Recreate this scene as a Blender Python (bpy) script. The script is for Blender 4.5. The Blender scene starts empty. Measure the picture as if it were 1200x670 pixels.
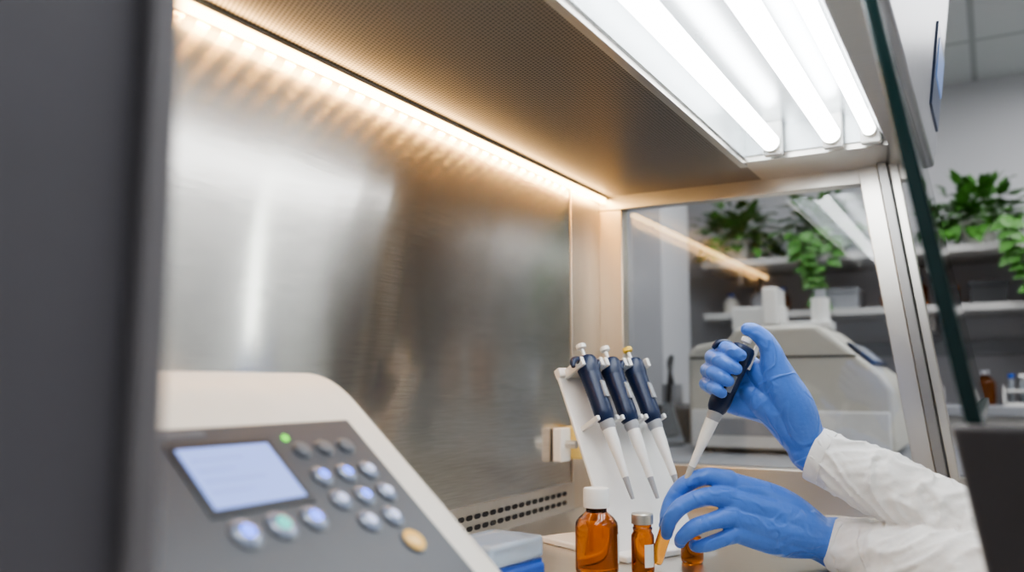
import bpy, bmesh, math, random
from mathutils import Vector, Matrix, noise
random.seed(7)
ZO = 1.16            # eye height above the lab floor; z below is measured from eye level
rad = math.radians
COL = bpy.context.scene.collection

# ------------------------------------------------------------------ materials
def mat(name, col, rough=0.5, metal=0.0, var=0.06, vscale=30, bump=0.0, bscale=60, trans=0.0, ior=1.45,
        emit=None, estr=0, aniso=0, coat=0, stretch=None, sheen=0, alpha=None, sss=0, bdist=0.002, ridge=0, rscale=20):
    m = bpy.data.materials.new(name); m.use_nodes = True
    nt = m.node_tree; N = nt.nodes; L = nt.links
    b = N['Principled BSDF']
    tc = N.new('ShaderNodeTexCoord'); mp = N.new('ShaderNodeMapping')
    L.new(tc.outputs['Object'], mp.inputs[0])
    if stretch: mp.inputs['Scale'].default_value = stretch
    nz = N.new('ShaderNodeTexNoise'); nz.inputs['Scale'].default_value = vscale; nz.inputs['Detail'].default_value = 4
    L.new(mp.outputs[0], nz.inputs['Vector'])
    cr = N.new('ShaderNodeMapRange'); cr.inputs['To Min'].default_value = 1-var; cr.inputs['To Max'].default_value = 1+var
    L.new(nz.outputs['Fac'], cr.inputs['Value'])
    mx = N.new('ShaderNodeVectorMath'); mx.operation = 'SCALE'; mx.inputs[0].default_value = col[:3]
    L.new(cr.outputs[0], mx.inputs['Scale']); L.new(mx.outputs[0], b.inputs['Base Color'])
    b.inputs['Roughness'].default_value = rough; b.inputs['Metallic'].default_value = metal
    b.inputs['IOR'].default_value = ior
    b.inputs['Transmission Weight'].default_value = trans
    b.inputs['Coat Weight'].default_value = coat
    b.inputs['Sheen Weight'].default_value = sheen
    b.inputs['Anisotropic'].default_value = aniso
    if sss:
        b.inputs['Subsurface Weight'].default_value = sss
        b.inputs['Subsurface Scale'].default_value = 0.01
    if emit:
        b.inputs['Emission Color'].default_value = (*emit, 1); b.inputs['Emission Strength'].default_value = estr
    if bump:
        n2 = N.new('ShaderNodeTexNoise'); n2.inputs['Scale'].default_value = bscale; n2.inputs['Detail'].default_value = 5
        L.new(mp.outputs[0], n2.inputs['Vector'])
        bp = N.new('ShaderNodeBump'); bp.inputs['Strength'].default_value = bump; bp.inputs['Distance'].default_value = bdist
        L.new(n2.outputs['Fac'], bp.inputs['Height']); L.new(bp.outputs[0], b.inputs['Normal'])
        if ridge:   # sharp creases: 1-|noise| raised to a power
            n3 = N.new('ShaderNodeTexNoise'); n3.inputs['Scale'].default_value = rscale; n3.inputs['Detail'].default_value = 2
            n3.inputs['Distortion'].default_value = 0.6
            L.new(mp.outputs[0], n3.inputs['Vector'])
            s1 = N.new('ShaderNodeMath'); s1.operation = 'SUBTRACT'; s1.inputs[1].default_value = 0.5; L.new(n3.outputs['Fac'], s1.inputs[0])
            s2 = N.new('ShaderNodeMath'); s2.operation = 'ABSOLUTE'; L.new(s1.outputs[0], s2.inputs[0])
            s3 = N.new('ShaderNodeMapRange'); s3.inputs['From Max'].default_value = 0.07; s3.inputs['To Min'].default_value = 1; s3.inputs['To Max'].default_value = 0
            s3.interpolation_type = 'SMOOTHSTEP'; L.new(s2.outputs[0], s3.inputs['Value'])
            b3 = N.new('ShaderNodeBump'); b3.inputs['Strength'].default_value = ridge; b3.inputs['Distance'].default_value = 0.0022
            L.new(s3.outputs[0], b3.inputs['Height']); L.new(bp.outputs[0], b3.inputs['Normal']); L.new(b3.outputs[0], b.inputs['Normal'])
    return m

def emat(name, col, s):
    m = bpy.data.materials.new(name); m.use_nodes = True
    N = m.node_tree.nodes; L = m.node_tree.links
    N.remove(N['Principled BSDF']); e = N.new('ShaderNodeEmission')
    e.inputs[0].default_value = (*col, 1); e.inputs[1].default_value = s
    L.new(e.outputs[0], N['Material Output'].inputs[0]); return m

def glassmat(name, tint=(0.93, 0.97, 0.96), refl=0.06):
    """thin pane: same Fresnel reflectance from either face"""
    m = bpy.data.materials.new(name); m.use_nodes = True
    N = m.node_tree.nodes; L = m.node_tree.links
    N.remove(N['Principled BSDF'])
    t = N.new('ShaderNodeBsdfTransparent'); t.inputs[0].default_value = (*tint, 1)
    g = N.new('ShaderNodeBsdfGlossy'); g.inputs['Roughness'].default_value = 0.02
    f = N.new('ShaderNodeFresnel'); ge = N.new('ShaderNodeNewGeometry')
    r = N.new('ShaderNodeMapRange'); r.inputs['To Min'].default_value = 1.5; r.inputs['To Max'].default_value = 1/1.5
    L.new(ge.outputs['Backfacing'], r.inputs['Value']); L.new(r.outputs[0], f.inputs[0])
    a = N.new('ShaderNodeMath'); a.operation = 'ADD'; a.inputs[1].default_value = refl
    L.new(f.outputs[0], a.inputs[0])
    mx = N.new('ShaderNodeMixShader'); L.new(a.outputs[0], mx.inputs[0]); L.new(t.outputs[0], mx.inputs[1]); L.new(g.outputs[0], mx.inputs[2])
    L.new(mx.outputs[0], N['Material Output'].inputs[0]); return m

def brushed(name, col, rough, rough2, share):
    """horizontally brushed sheet: a broad lobe plus a tighter one, both stretched across the grain"""
    m = mat(name, col, rough, 1.0, var=0.24, vscale=1.0, stretch=(20, 20, 560), aniso=1.0)
    N = m.node_tree.nodes; L = m.node_tree.links; b = N['Principled BSDF']
    t = N.new('ShaderNodeTangent'); t.direction_type = 'UV_MAP'; t.uv_map = 'UVMap'
    L.new(t.outputs[0], b.inputs['Tangent'])
    b2 = N.new('ShaderNodeBsdfPrincipled'); b2.inputs['Metallic'].default_value = 1; b2.inputs['Roughness'].default_value = rough2
    b2.inputs['Anisotropic'].default_value = 1.0
    L.new(t.outputs[0], b2.inputs['Tangent']); L.new(b.inputs['Base Color'].links[0].from_socket, b2.inputs['Base Color'])
    mx = N.new('ShaderNodeMixShader'); mx.inputs[0].default_value = share
    L.new(b.outputs[0], mx.inputs[1]); L.new(b2.outputs[0], mx.inputs[2]); L.new(mx.outputs[0], N['Material Output'].inputs[0])
    return m

def perforated(name, col, hole, pitch, rough=0.33):
    m = mat(name, col, rough, 1.0, var=0.08, vscale=3)
    N = m.node_tree.nodes; L = m.node_tree.links; b = N['Principled BSDF']
    tc = N.new('ShaderNodeTexCoord'); sx = N.new('ShaderNodeSeparateXYZ'); L.new(tc.outputs['Object'], sx.inputs[0])
    def M(op, a, bb=None, c=None):
        n = N.new('ShaderNodeMath'); n.operation = op
        for i, v in enumerate((a, bb, c)):
            if v is None: continue
            if isinstance(v, (int, float)): n.inputs[i].default_value = v
            else: L.new(v, n.inputs[i])
        return n.outputs[0]
    u = M('DIVIDE', sx.outputs['X'], pitch); v = M('DIVIDE', sx.outputs['Y'], pitch*0.866)
    row = M('FLOOR', v)
    off = M('MULTIPLY', M('FLOORED_MODULO', row, 2.0), 0.5)
    fu = M('SUBTRACT', M('FRACT', M('ADD', u, off)), 0.5); fv = M('MULTIPLY', M('SUBTRACT', M('FRACT', v), 0.5), 0.866)
    d = M('SQRT', M('ADD', M('MULTIPLY', fu, fu), M('MULTIPLY', fv, fv)))
    h = N.new('ShaderNodeMapRange'); L.new(d, h.inputs['Value'])
    h.inputs['From Min'].default_value = hole-0.04; h.inputs['From Max'].default_value = hole+0.04
    mix = N.new('ShaderNodeMix'); mix.data_type = 'RGBA'
    L.new(h.outputs[0], mix.inputs['Factor']); mix.inputs['A'].default_value = (0.02, 0.018, 0.016, 1)
    src = b.inputs['Base Color'].links[0].from_socket
    L.new(src, mix.inputs['B']); L.new(mix.outputs['Result'], b.inputs['Base Color'])
    L.new(h.outputs[0], b.inputs['Metallic'])
    return m

STEEL_W = brushed('brushed_steel_wall', (0.54, 0.525, 0.495), 0.265, 0.115, 0.38)
STEEL = mat('satin_steel', (0.66, 0.63, 0.58), 0.28, 1.0, var=0.06, vscale=1, stretch=(400, 6, 6))
STEEL_LIT = mat('satin_steel_warm_lit', (0.70, 0.64, 0.55), 0.40, 1.0, var=0.06, vscale=1, stretch=(400, 400, 6))  # satin steel copy with the LED's gold light put into its colour
STEEL_D = mat('dark_steel', (0.34, 0.33, 0.32), 0.35, 1.0)
PERF = perforated('perforated_steel', (0.33, 0.295, 0.26), 0.27, 0.0066, 0.34)
POSTM = mat('dark_powder_coat', (0.125, 0.122, 0.135), 0.5, 0.0, bump=0.1, bscale=300)
POSTL = mat('grey_powder_coat', (0.21, 0.20, 0.21), 0.4, 0.0)
FASC = mat('silver_powder_coat', (0.42, 0.43, 0.45), 0.35, 0.4)
WHITEP = mat('white_plastic', (0.82, 0.81, 0.78), 0.35)
WHITER = mat('white_reflector', (0.66, 0.69, 0.70), 0.24, 0.7)
CREAM = mat('cream_plastic', (0.74, 0.70, 0.63), 0.4)
BEIGE = mat('beige_plastic', (0.66, 0.63, 0.55), 0.4)
PANELG = mat('grey_membrane', (0.062, 0.066, 0.078), 0.40)
BTN = mat('button_grey', (0.13, 0.14, 0.16), 0.3)
BTNL = mat('button_light', (0.20, 0.24, 0.34), 0.15, coat=0.5)
BLUED = mat('button_blue', (0.08, 0.14, 0.7), 0.3, emit=(0.10, 0.20, 1), estr=2.2)
TEALD = mat('button_teal', (0.05, 0.35, 0.30), 0.3, emit=(0.08, 0.75, 0.65), estr=0.8)
WHD = mat('button_symbol_white', (0.6, 0.65, 0.85), 0.3, emit=(0.4, 0.5, 1), estr=0.3)
ORNG = mat('button_orange', (0.92, 0.56, 0.15), 0.3)
LCD = mat('lcd_screen', (0.16, 0.20, 0.42), 0.25, emit=(0.30, 0.43, 0.95), estr=1.1)
GREENLED = emat('green_led', (0.25, 1.0, 0.1), 1.8)
NAVY = mat('navy_plastic', (0.009, 0.020, 0.062), 0.33)
BLACK = mat('black_plastic', (0.012, 0.012, 0.014), 0.35)
GREYP = mat('grey_plastic', (0.35, 0.36, 0.38), 0.4)
DGREYP = mat('dark_grey_plastic', (0.05, 0.052, 0.055), 0.4)
YEL = mat('yellow_plastic', (0.80, 0.55, 0.08), 0.4)
OUTY = mat('pale_yellow_plastic', (0.75, 0.58, 0.20), 0.4)
CARD = mat('cardboard', (0.50, 0.27, 0.12), 0.8)
GLOVE = mat('blue_nitrile', (0.080, 0.205, 0.66), 0.38, var=0.12, vscale=30, bump=0.4, bscale=60, sheen=0.1, bdist=0.004, ridge=0.6, rscale=17)
COATM = mat('white_lab_coat', (0.80, 0.785, 0.76), 0.9, var=0.03, bump=0.3, bscale=40, sheen=0.1, bdist=0.006, ridge=0.7, rscale=9)
SKIN = mat('skin', (0.62, 0.33, 0.22), 0.5, sss=0.1)
HAIR = mat('dark_hair', (0.03, 0.018, 0.012), 0.5, bump=0.6, bscale=200)
TROU = mat('navy_trousers', (0.03, 0.035, 0.06), 0.8)
AMBER = mat('amber_glass', (0.50, 0.15, 0.02), 0.04, trans=0.96, ior=1.45, var=0.02)
AMBERL = mat('amber_glass_light', (0.85, 0.38, 0.07), 0.04, trans=0.96, ior=1.4, var=0.02)
CLEAR = mat('clear_plastic', (0.85, 0.93, 1.0), 0.1, trans=0.85, ior=1.3)
FROST = mat('frosted_plastic', (0.70, 0.80, 0.92), 0.2, trans=0.7, ior=1.3)
TIPM = mat('tip_plastic', (0.85, 0.84, 0.80), 0.2, trans=0.5, ior=1.3)
BOXB = mat('blue_plastic', (0.02, 0.09, 0.42), 0.35)
LABEL = mat('paper_label', (0.75, 0.75, 0.72), 0.7)
TEAL = mat('glass_edge_teal', (0.010, 0.034, 0.033), 0.18)
SILV = mat('aluminium_cap', (0.6, 0.58, 0.52), 0.35, 0.8)
LEAF = mat('leaf_green', (0.07, 0.20, 0.035), 0.45, var=0.5, vscale=14)
SOIL = mat('soil', (0.04, 0.025, 0.015), 0.9)
WALL = mat('wall_paint', (0.60, 0.60, 0.62), 0.85, var=0.02, vscale=3, bump=0.05)
FLOORM = mat('vinyl_floor', (0.30, 0.31, 0.32), 0.35, var=0.1, vscale=8)
BENCH = mat('bench_laminate', (0.30, 0.31, 0.33), 0.4)
SHELF = mat('shelf_laminate', (0.55, 0.54, 0.52), 0.5)
GLASS = glassmat('window_glass', (0.90, 0.93, 0.94), 0.07)
SASHG = glassmat('sash_glass', (0.86, 0.93, 0.92), 0.0)
TUBE = emat('fluorescent_tube_glow', (0.94, 0.97, 1.0), 14)
LEDM = emat('warm_led_diffuser', (1.0, 0.62, 0.26), 21)
BEAD = emat('warm_led_bead', (1.0, 0.46, 0.11), 400)
CEILP = emat('ceiling_light_panel_glow', (0.97, 0.975, 1.0), 13)
FILLG = emat('added_fill_glow', (0.95, 0.97, 1.0), 0.8)  # glow of the broad added pane, brightens the steel's reflection
STREAKG = emat('added_streak_glow', (1.0, 0.99, 0.97), 24)  # glow of the narrow added pane behind the streak

CEILM = mat('ceiling_tile', (0.55, 0.56, 0.58), 0.9)
def add_brick(m, c1, mortar, w, h):
    N = m.node_tree.nodes; L = m.node_tree.links; b = N['Principled BSDF']
    tc = N.new('ShaderNodeTexCoord'); br = N.new('ShaderNodeTexBrick'); br.offset = 0
    br.inputs['Color1'].default_value = (*c1, 1); br.inputs['Color2'].default_value = (*[k*0.97 for k in c1], 1)
    br.inputs['Mortar'].default_value = (*mortar, 1); br.inputs['Scale'].default_value = 1
    br.inputs['Brick Width'].default_value = w; br.inputs['Row Height'].default_value = h; br.inputs['Mortar Size'].default_value = 0.012
    L.new(tc.outputs['Object'], br.inputs['Vector']); L.new(br.outputs['Color'], b.inputs['Base Color'])
add_brick(CEILM, (0.66, 0.67, 0.69), (0.42, 0.43, 0.45), 0.6, 0.6)

# ------------------------------------------------------------------ mesh helpers
def root(name, loc):
    e = bpy.data.objects.new(name, None); e.empty_display_size = 0.05; COL.objects.link(e)
    e.matrix_world = Matrix.Translation(Vector(loc)); return e

def setpar(o, p):
    if p is not None:
        o.parent = p; o.matrix_parent_inverse = Matrix.Translation(-p.matrix_world.translation) if not p.parent else Matrix()

def mk(name, verts, faces, m, parent=None, smooth=False, angle=35, bevel=0, bseg=3):
    me = bpy.data.meshes.new(name); me.from_pydata([tuple(v) for v in verts], [], faces); me.update()
    me.materials.append(m)
    bm = bmesh.new(); bm.from_mesh(me); bmesh.ops.recalc_face_normals(bm, faces=bm.faces); bm.to_mesh(me); bm.free()
    if smooth:
        me.polygons.foreach_set('use_smooth', [True]*len(me.polygons)); me.set_sharp_from_angle(angle=rad(angle))
    o = bpy.data.objects.new(name, me); COL.objects.link(o)
    if bevel:
        md = o.modifiers.new('bevel', 'BEVEL'); md.width = bevel; md.segments = bseg; md.limit_method = 'ANGLE'
        md.harden_normals = False
        me.polygons.foreach_set('use_smooth', [True]*len(me.polygons)); me.set_sharp_from_angle(angle=rad(30))
    setpar(o, parent); return o

CF = [(0,1,3,2),(4,6,7,5),(0,4,5,1),(2,3,7,6),(0,2,6,4),(1,5,7,3)]
def box(name, lo, hi, m, parent=None, bevel=0, M=None, bseg=3):
    v = [Vector((x,y,z)) for x in (lo[0],hi[0]) for y in (lo[1],hi[1]) for z in (lo[2],hi[2])]
    if M is not None: v = [M @ p for p in v]
    return mk(name, v, CF, m, parent, bevel=bevel, bseg=bseg)

def hexa(name, pts, m, parent=None, bevel=0):
    return mk(name, [Vector(p) for p in pts], CF, m, parent, bevel=bevel)

def frame(o, zdir, xhint=(1,0,0)):
    z = Vector(zdir).normalized(); x = Vector(xhint); x = (x - z*x.dot(z))
    if x.length < 1e-4: x = Vector((0,1,0)) - z*z.y
    x.normalize(); y = z.cross(x)
    return Matrix(((x.x,y.x,z.x,o[0]),(x.y,y.y,z.y,o[1]),(x.z,y.z,z.z,o[2]),(0,0,0,1)))

def lathe(name, prof, m, M=None, parent=None, seg=32, sx=1, sy=1, angle=35, ribs=0):
    M = M or Matrix(); v = []; f = []
    for r, z in prof:
        for i in range(seg):
            a = 2*math.pi*i/seg; rr = r*(1+(0.03 if (ribs and i % 2) else 0))
            v.append(M @ Vector((rr*math.cos(a)*sx, rr*math.sin(a)*sy, z)))
    n = len(prof)
    for k in range(n-1):
        for i in range(seg):
            j = (i+1) % seg; f.append((k*seg+i, k*seg+j, (k+1)*seg+j, (k+1)*seg+i))
    f.append(tuple(range(seg))); f.append(tuple((n-1)*seg+i for i in range(seg)))
    return mk(name, v, f, m, parent, smooth=True, angle=angle)

def cyl(name, a, b, r, m, parent=None, r2=None, seg=24):
    a = Vector(a); b = Vector(b); d = b-a
    return lathe(name, [(r,0),(r if r2 is None else r2, d.length)], m, frame(a, d), parent, seg)

def catmull(pts, n=10):
    P = [Vector(p) for p in pts]; P = [P[0]*2-P[1]] + P + [P[-1]*2-P[-2]]; out = []
    for i in range(1, len(P)-2):
        for k in range(n):
            t = k/n; p0,p1,p2,p3 = P[i-1],P[i],P[i+1],P[i+2]
            out.append(0.5*((2*p1)+(p2-p0)*t+(2*p0-5*p1+4*p2-p3)*t*t+(3*p1-p0-3*p2+p3)*t**3))
    out.append(P[-2]); return out

def tube_geo(pts, radii, seg=40, n=12, folds=0, seed=0, flat=1.0):
    P = catmull(pts, n); R = [v.x for v in catmull([(r,0,0) for r in radii], n)]
    v = []; f = []; t0 = (P[1]-P[0]).normalized(); x = t0.orthogonal().normalized(); s = 0
    for k, p in enumerate(P):
        t = (P[min(k+1,len(P)-1)]-P[max(k-1,0)]).normalized(); x = (x-t*x.dot(t)).normalized(); y = t.cross(x)
        if k: s += (p-P[k-1]).length
        for i in range(seg):
            a = 2*math.pi*i/seg; r = R[k]
            if folds:
                q = s*24 + 1.6*math.cos(a+seed)
                w = noise.noise(Vector((q, math.sin(a)*0.9+seed, seed*3.1+math.cos(a)*0.9)))
                w2 = noise.noise(Vector((s*55+2.4*math.sin(a+1), math.cos(a)*1.5+seed*2, math.sin(a)*1.5)))
                ridge = max(0, 1-abs(w)*5)**1.3; ridge2 = max(0, 1-abs(w2)*5)
                r *= 1 + folds*(ridge*0.9 + ridge2*0.35 - 0.35)
            v.append(p + x*math.cos(a)*r + y*math.sin(a)*r*flat)
    K = len(P)
    for k in range(K-1):
        for i in range(seg):
            j = (i+1)%seg; f.append((k*seg+i,k*seg+j,(k+1)*seg+j,(k+1)*seg+i))
    f.append(tuple(reversed(range(seg)))); f.append(tuple((K-1)*seg+i for i in range(seg)))
    return v, f
def tube(name, pts, radii, m, parent=None, **k):
    v, f = tube_geo(pts, radii, **k); return mk(name, v, f, m, parent, smooth=True, angle=60)

_ico = None
def ico():
    global _ico
    if _ico is None:
        bm = bmesh.new(); bmesh.ops.create_icosphere(bm, subdivisions=3, radius=1)
        _ico = ([v.co.copy() for v in bm.verts], [tuple(v.index for v in f.verts) for f in bm.faces]); bm.free()
    return _ico
def blob_mesh(name, chains, m, parent, voxel, smooth=6, extra=None, ells=()):
    """chains: list of [(point, radius), ...] - unioned into one continuous surface."""
    V = []; Fc = []; iv, if_ = ico()
    def add(c, rx, ry=None, rz=None):
        b = len(V); ry = ry or rx; rz = rz or rx
        V.extend([(c.x+p.x*rx, c.y+p.y*ry, c.z+p.z*rz) for p in iv]); Fc.extend([tuple(b+i for i in f) for f in if_])
    for ch in chains:
        P = catmull([c[0] for c in ch], 14); R = [q.x for q in catmull([(c[1],0,0) for c in ch], 14)]
        last = None
        for p, r in zip(P, R):
            if last is None or (p-last).length > r*0.16: add(p, r); last = p
        add(P[-1], R[-1])
    for c, rx, ry, rz in ells: add(Vector(c), rx, ry, rz)
    for ev, ef in (extra or []):
        b = len(V); V.extend([tuple(p) for p in ev]); Fc.extend([tuple(b+i for i in f) for f in ef])
    me = bpy.data.meshes.new(name); me.from_pydata(V, [], Fc); me.materials.append(m); me.update()
    o = bpy.data.objects.new(name, me); COL.objects.link(o)
    r = o.modifiers.new('remesh', 'REMESH'); r.mode = 'VOXEL'; r.voxel_size = voxel; r.use_smooth_shade = True
    s = o.modifiers.new('smooth', 'SMOOTH'); s.factor = 0.5; s.iterations = smooth
    setpar(o, parent); return o

# local frame used for the operator's hands (millimetres from an origin)
HR = Vector((0.4895, -0.872, 0)); HU = Vector((-0.0996, -0.0559, 0.9935)); HF = Vector((0.8663, 0.4863, 0.1142))
def hand_frame(O):
    O = Vector(O)
    return lambda a, b, c: O + HR*(a/1000) + HU*(b/1000) + HF*(c/1000)

# ------------------------------------------------------------------ room shell
X0, X1, Y0, Y1, ZF, ZC = -1.8, 4.1, -2.5, 2.4, -ZO, 1.306
box('floor', (X0,Y0,ZF-0.1), (X1,Y1,ZF), FLOORM)
box('ceiling', (X0,Y0,ZC), (X1,Y1,ZC+0.1), CEILM)
box('wall_far', (X1,Y0-0.1,ZF-0.1), (X1+0.1,Y1+0.1,ZC+0.1), WALL)
box('wall_near', (X0-0.1,Y0-0.1,ZF-0.1), (X0,Y1+0.1,ZC+0.1), WALL)
box('wall_left', (X0,Y1,ZF-0.1), (X1,Y1+0.1,ZC+0.1), WALL)
box('wall_right', (X0,Y0-0.1,ZF-0.1), (X1,Y0,ZC+0.1), WALL)
box('wall_pillar', (3.2,1.12,ZF), (3.55,Y1,ZC), WALL)
box('baseboard_far', (X1-0.015,Y0,ZF), (X1,Y1,ZF+0.09), BENCH)
box('baseboard_right', (X0,Y0,ZF), (X1-0.015,Y0+0.015,ZF+0.09), BENCH)
for (x, y) in ((0.6,-1.3),(2.9,-1.3),(2.7,0.7),(-1.0,0.4),(3.0,-0.45)):  # last panel is added to lift the dim far end of the lab
    r = root('ceiling_light', (x,y,ZC))
    box('housing', (x-0.62,y-0.17,ZC-0.035), (x+0.62,y+0.17,ZC), WHITEP, r)
    box('diffuser', (x-0.6,y-0.15,ZC-0.042), (x+0.6,y+0.15,ZC-0.0352), CEILP, r)
def added_window(n,x0,x1,z0,z1,m):
    r=root(n,((x0+x1)/2,Y0,(z0+z1)/2)); t=0.03
    box('pane',(x0,Y0+0.002,z0),(x1,Y0+0.008,z1),m,r)
    box('frame_left',(x0-t,Y0,z0-t),(x0,Y0+0.03,z1+t),WHITEP,r); box('frame_right',(x1,Y0,z0-t),(x1+t,Y0+0.03,z1+t),WHITEP,r)
    box('frame_bottom',(x0,Y0,z0-t),(x1,Y0+0.03,z0),WHITEP,r); box('frame_top',(x0,Y0,z1),(x1,Y0+0.03,z1+t),WHITEP,r)
    if x1-x0>0.5:
        for k in (1,2): xx=x0+(x1-x0)*k/3; box('mullion',(xx-0.02,Y0,z0),(xx+0.02,Y0+0.028,z1),WHITEP,r)
added_window('added_window_1',2.0,3.2,-0.25,1.0,FILLG)  # unseen glowing pane, added to brighten the left of the steel wall
added_window('added_window_2',3.84,3.92,0.05,1.10,STREAKG)  # unseen glowing slit, added to throw the upright streak onto the steel
fr=root('added_dark_fridge',(3.8,-1.2,ZF))  # out-of-view dark bulk, added for the dark band reflected in the steel
box('cabinet',(3.45,-1.48,ZF+0.05),(X1-0.02,-0.88,0.85),DGREYP,fr,bevel=0.01)
box('door',(3.42,-1.47,ZF+0.12),(3.45,-0.89,0.84),DGREYP,fr,bevel=0.006); box('door_handle',(3.39,-1.44,-0.35),(3.42,-1.415,0.25),STEEL,fr)
for y in (-1.42,-0.94): cyl('foot',(3.6,y,ZF),(3.6,y,ZF+0.06),0.02,BLACK,fr)

# ------------------------------------------------------------------ biosafety cabinet
YB, ZT, ZS, XE = 0.782, 0.43, -0.258, 1.80
cab = root('biosafety_cabinet', (0.9,0.45,ZS))
nx, nz = 110, 60; v = []; f = []
for i in range(nx+1):
    for j in range(nz+1):
        x = 0.236 + (1.645-0.236)*i/nx; z = -0.205 + (ZT+0.205)*j/nz
        w = noise.noise(Vector((x*1.9+3.1+z*0.6, 0.4, z*1.2+0.6)))*0.0018
        if x>0.9: w += noise.noise(Vector((x*5+z*2.2, 5.0, z*1.6)))*0.0009*min(1,(x-0.9)/0.2)
        v.append((x, YB+w, z))
for i in range(nx):
    for j in range(nz):
        a = i*(nz+1)+j; f.append((a, a+nz+1, a+nz+2, a+1))
bw = mk('back_wall_panel', v, f, STEEL_W, cab, smooth=True, angle=80)
uv = bw.data.uv_layers.new(name='UVMap')
for lp in bw.data.loops:
    co = bw.data.vertices[lp.vertex_index].co; uv.data[lp.index].uv = (co.z, co.x)
box('back_outer_skin', (-0.25,YB+0.014,ZS-0.04), (XE+0.04,YB+0.07,1.0), FASC, cab)
box('back_corner_strip', (1.648,YB-0.004,ZS), (XE,YB+0.01,ZT), STEEL_LIT, cab, bevel=0.002)
def slot_panel():
    z0, z1 = ZS, -0.203; y = YB-0.006
    box('air_return_strip', (0.236,y,z0), (1.648,YB+0.01,z1), STEEL, cab)
    V=[];Fc=[]
    x = 0.30
    while x < 1.62:
        for zz in (-0.222, -0.240):
            b=len(V); n=10
            pts=[]
            for k in range(n):
                a=2*math.pi*k/n; pts.append((x+0.0065*math.cos(a)+(0.004 if math.cos(a)>0 else -0.004), y-0.0008, zz+0.0045*math.sin(a)))
            V+=pts; Fc.append(tuple(b+k for k in range(n)))
        x += 0.026
    mk('air_return_slots', V, Fc, BLACK, cab)
slot_panel()
box('perforated_ceiling', (0.236,0.404,ZT), (XE,YB+0.01,ZT+0.01), PERF, cab)
box('ceiling_end_panel', (1.64,0.12,ZT-0.001), (XE,0.404,ZT+0.01), STEEL, cab)
box('ceiling_rail', (0.236,0.400,ZT-0.006), (1.66,0.414,ZT+0.004), STEEL, cab, bevel=0.001)
box('ceiling_front_lip', (0.236,0.095,ZT-0.002), (1.64,0.142,ZT+0.012), STEEL, cab)
box('top_housing', (-0.25,0.15,0.52), (1.88,YB+0.01,1.0), FASC, cab, bevel=0.01)
def yf(z): return 0.082-0.1275*(z-0.431)
hexa('front_fascia', [(-0.25,yf(0.436),0.436),(-0.25,yf(1.0),1.0),(-0.25,0.15,0.436),(-0.25,0.2,1.0),
                      (1.90,yf(0.436),0.436),(1.90,yf(1.0),1.0),(1.90,0.15,0.436),(1.90,0.2,1.0)], FASC, cab, bevel=0.008)
def fas(x0,x1,z0,z1,t,m,n): hexa(n,[(x0,yf(z0)-t,z0),(x0,yf(z1)-t,z1),(x0,yf(z0)+0.002,z0),(x0,yf(z1)+0.002,z1),
                      (x1,yf(z0)-t,z0),(x1,yf(z1)-t,z1),(x1,yf(z0)+0.002,z0),(x1,yf(z1)+0.002,z1)], m, cab)
fas(1.66,1.86,0.50,0.65,0.004,mat('display_bezel',(0.07,0.10,0.18),0.3),'control_display')
fas(1.69,1.84,0.56,0.63,0.006,mat('display_glow',(0.1,0.15,0.3),0.3,emit=(0.25,0.4,0.8),estr=0.4),'control_display_screen')
box('end_header', (XE,0.10,0.398), (XE+0.035,YB+0.01,ZT+0.01), STEEL, cab, bevel=0.002)
box('end_upper_skin', (XE,0.12,ZT+0.01), (XE+0.035,YB+0.01,0.53), FASC, cab)
box('end_back_post', (XE,0.722,ZS), (XE+0.035,YB+0.01,0.398), STEEL_LIT, cab, bevel=0.003)
box('end_lower_rail', (XE,0.05,ZS), (XE+0.035,0.722,-0.172), STEEL, cab, bevel=0.002)
def fpost(n, ya, yb, xa, xb, m):
    k=0.127; z0,z1=ZS,0.432
    hexa(n,[(xa,ya-k*(0.42-z0),z0),(xa,ya-k*(0.42-z1),z1),(xa,yb-k*(0.42-z0),z0),(xa,yb-k*(0.42-z1),z1),
            (xb,ya-k*(0.42-z0),z0),(xb,ya-k*(0.42-z1),z1),(xb,yb-k*(0.42-z0),z0),(xb,yb-k*(0.42-z1),z1)], m, cab, bevel=0.0015)
fpost('end_front_post', 0.178, 0.214, XE-0.004, XE+0.035, STEEL)
fpost('end_front_channel', 0.158, 0.176, XE-0.03, XE+0.035, STEEL_D)
fpost('end_front_flange', 0.140, 0.156, XE-0.012, XE+0.035, STEEL)
mk('end_window_glass',[(XE+0.03,0.724,-0.17),(XE+0.03,0.10,-0.17),(XE+0.03,0.20,0.40),(XE+0.03,0.724,0.40)],[(0,1,2,3)],GLASS,cab)
box('left_end_wall', (-0.25,0.305,ZS-0.04), (0.234,YB+0.01,0.53), POSTM, cab)
box('left_front_trim', (0.224,0.298,ZS), (0.2395,0.32,0.50), POSTL, cab, bevel=0.002)
box('work_surface', (-0.25,0.06,ZS-0.012), (XE+0.035,YB+0.01,ZS), STEEL, cab, bevel=0.001)
box('deck_front_armrest', (-0.25,-0.10,ZS-0.045), (XE+0.035,0.06,ZS-0.006), STEEL, cab, bevel=0.006)
box('base_tray', (-0.25,0.06,ZS-0.13), (XE+0.035,YB+0.05,ZS-0.012), FASC, cab, bevel=0.004)
for x in (-0.2, 1.76):
    for y in (0.10, 0.76):
        box('stand_leg', (x-0.03,y-0.03,ZF+0.001), (x+0.03,y+0.03,ZS-0.13), FASC, cab)
    box('stand_foot_bar', (x-0.03,0.05,ZF+0.08), (x+0.03,0.8,ZF+0.13), FASC, cab)
def ys(z): return 0.0158+0.1645*(z+0.026)
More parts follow.
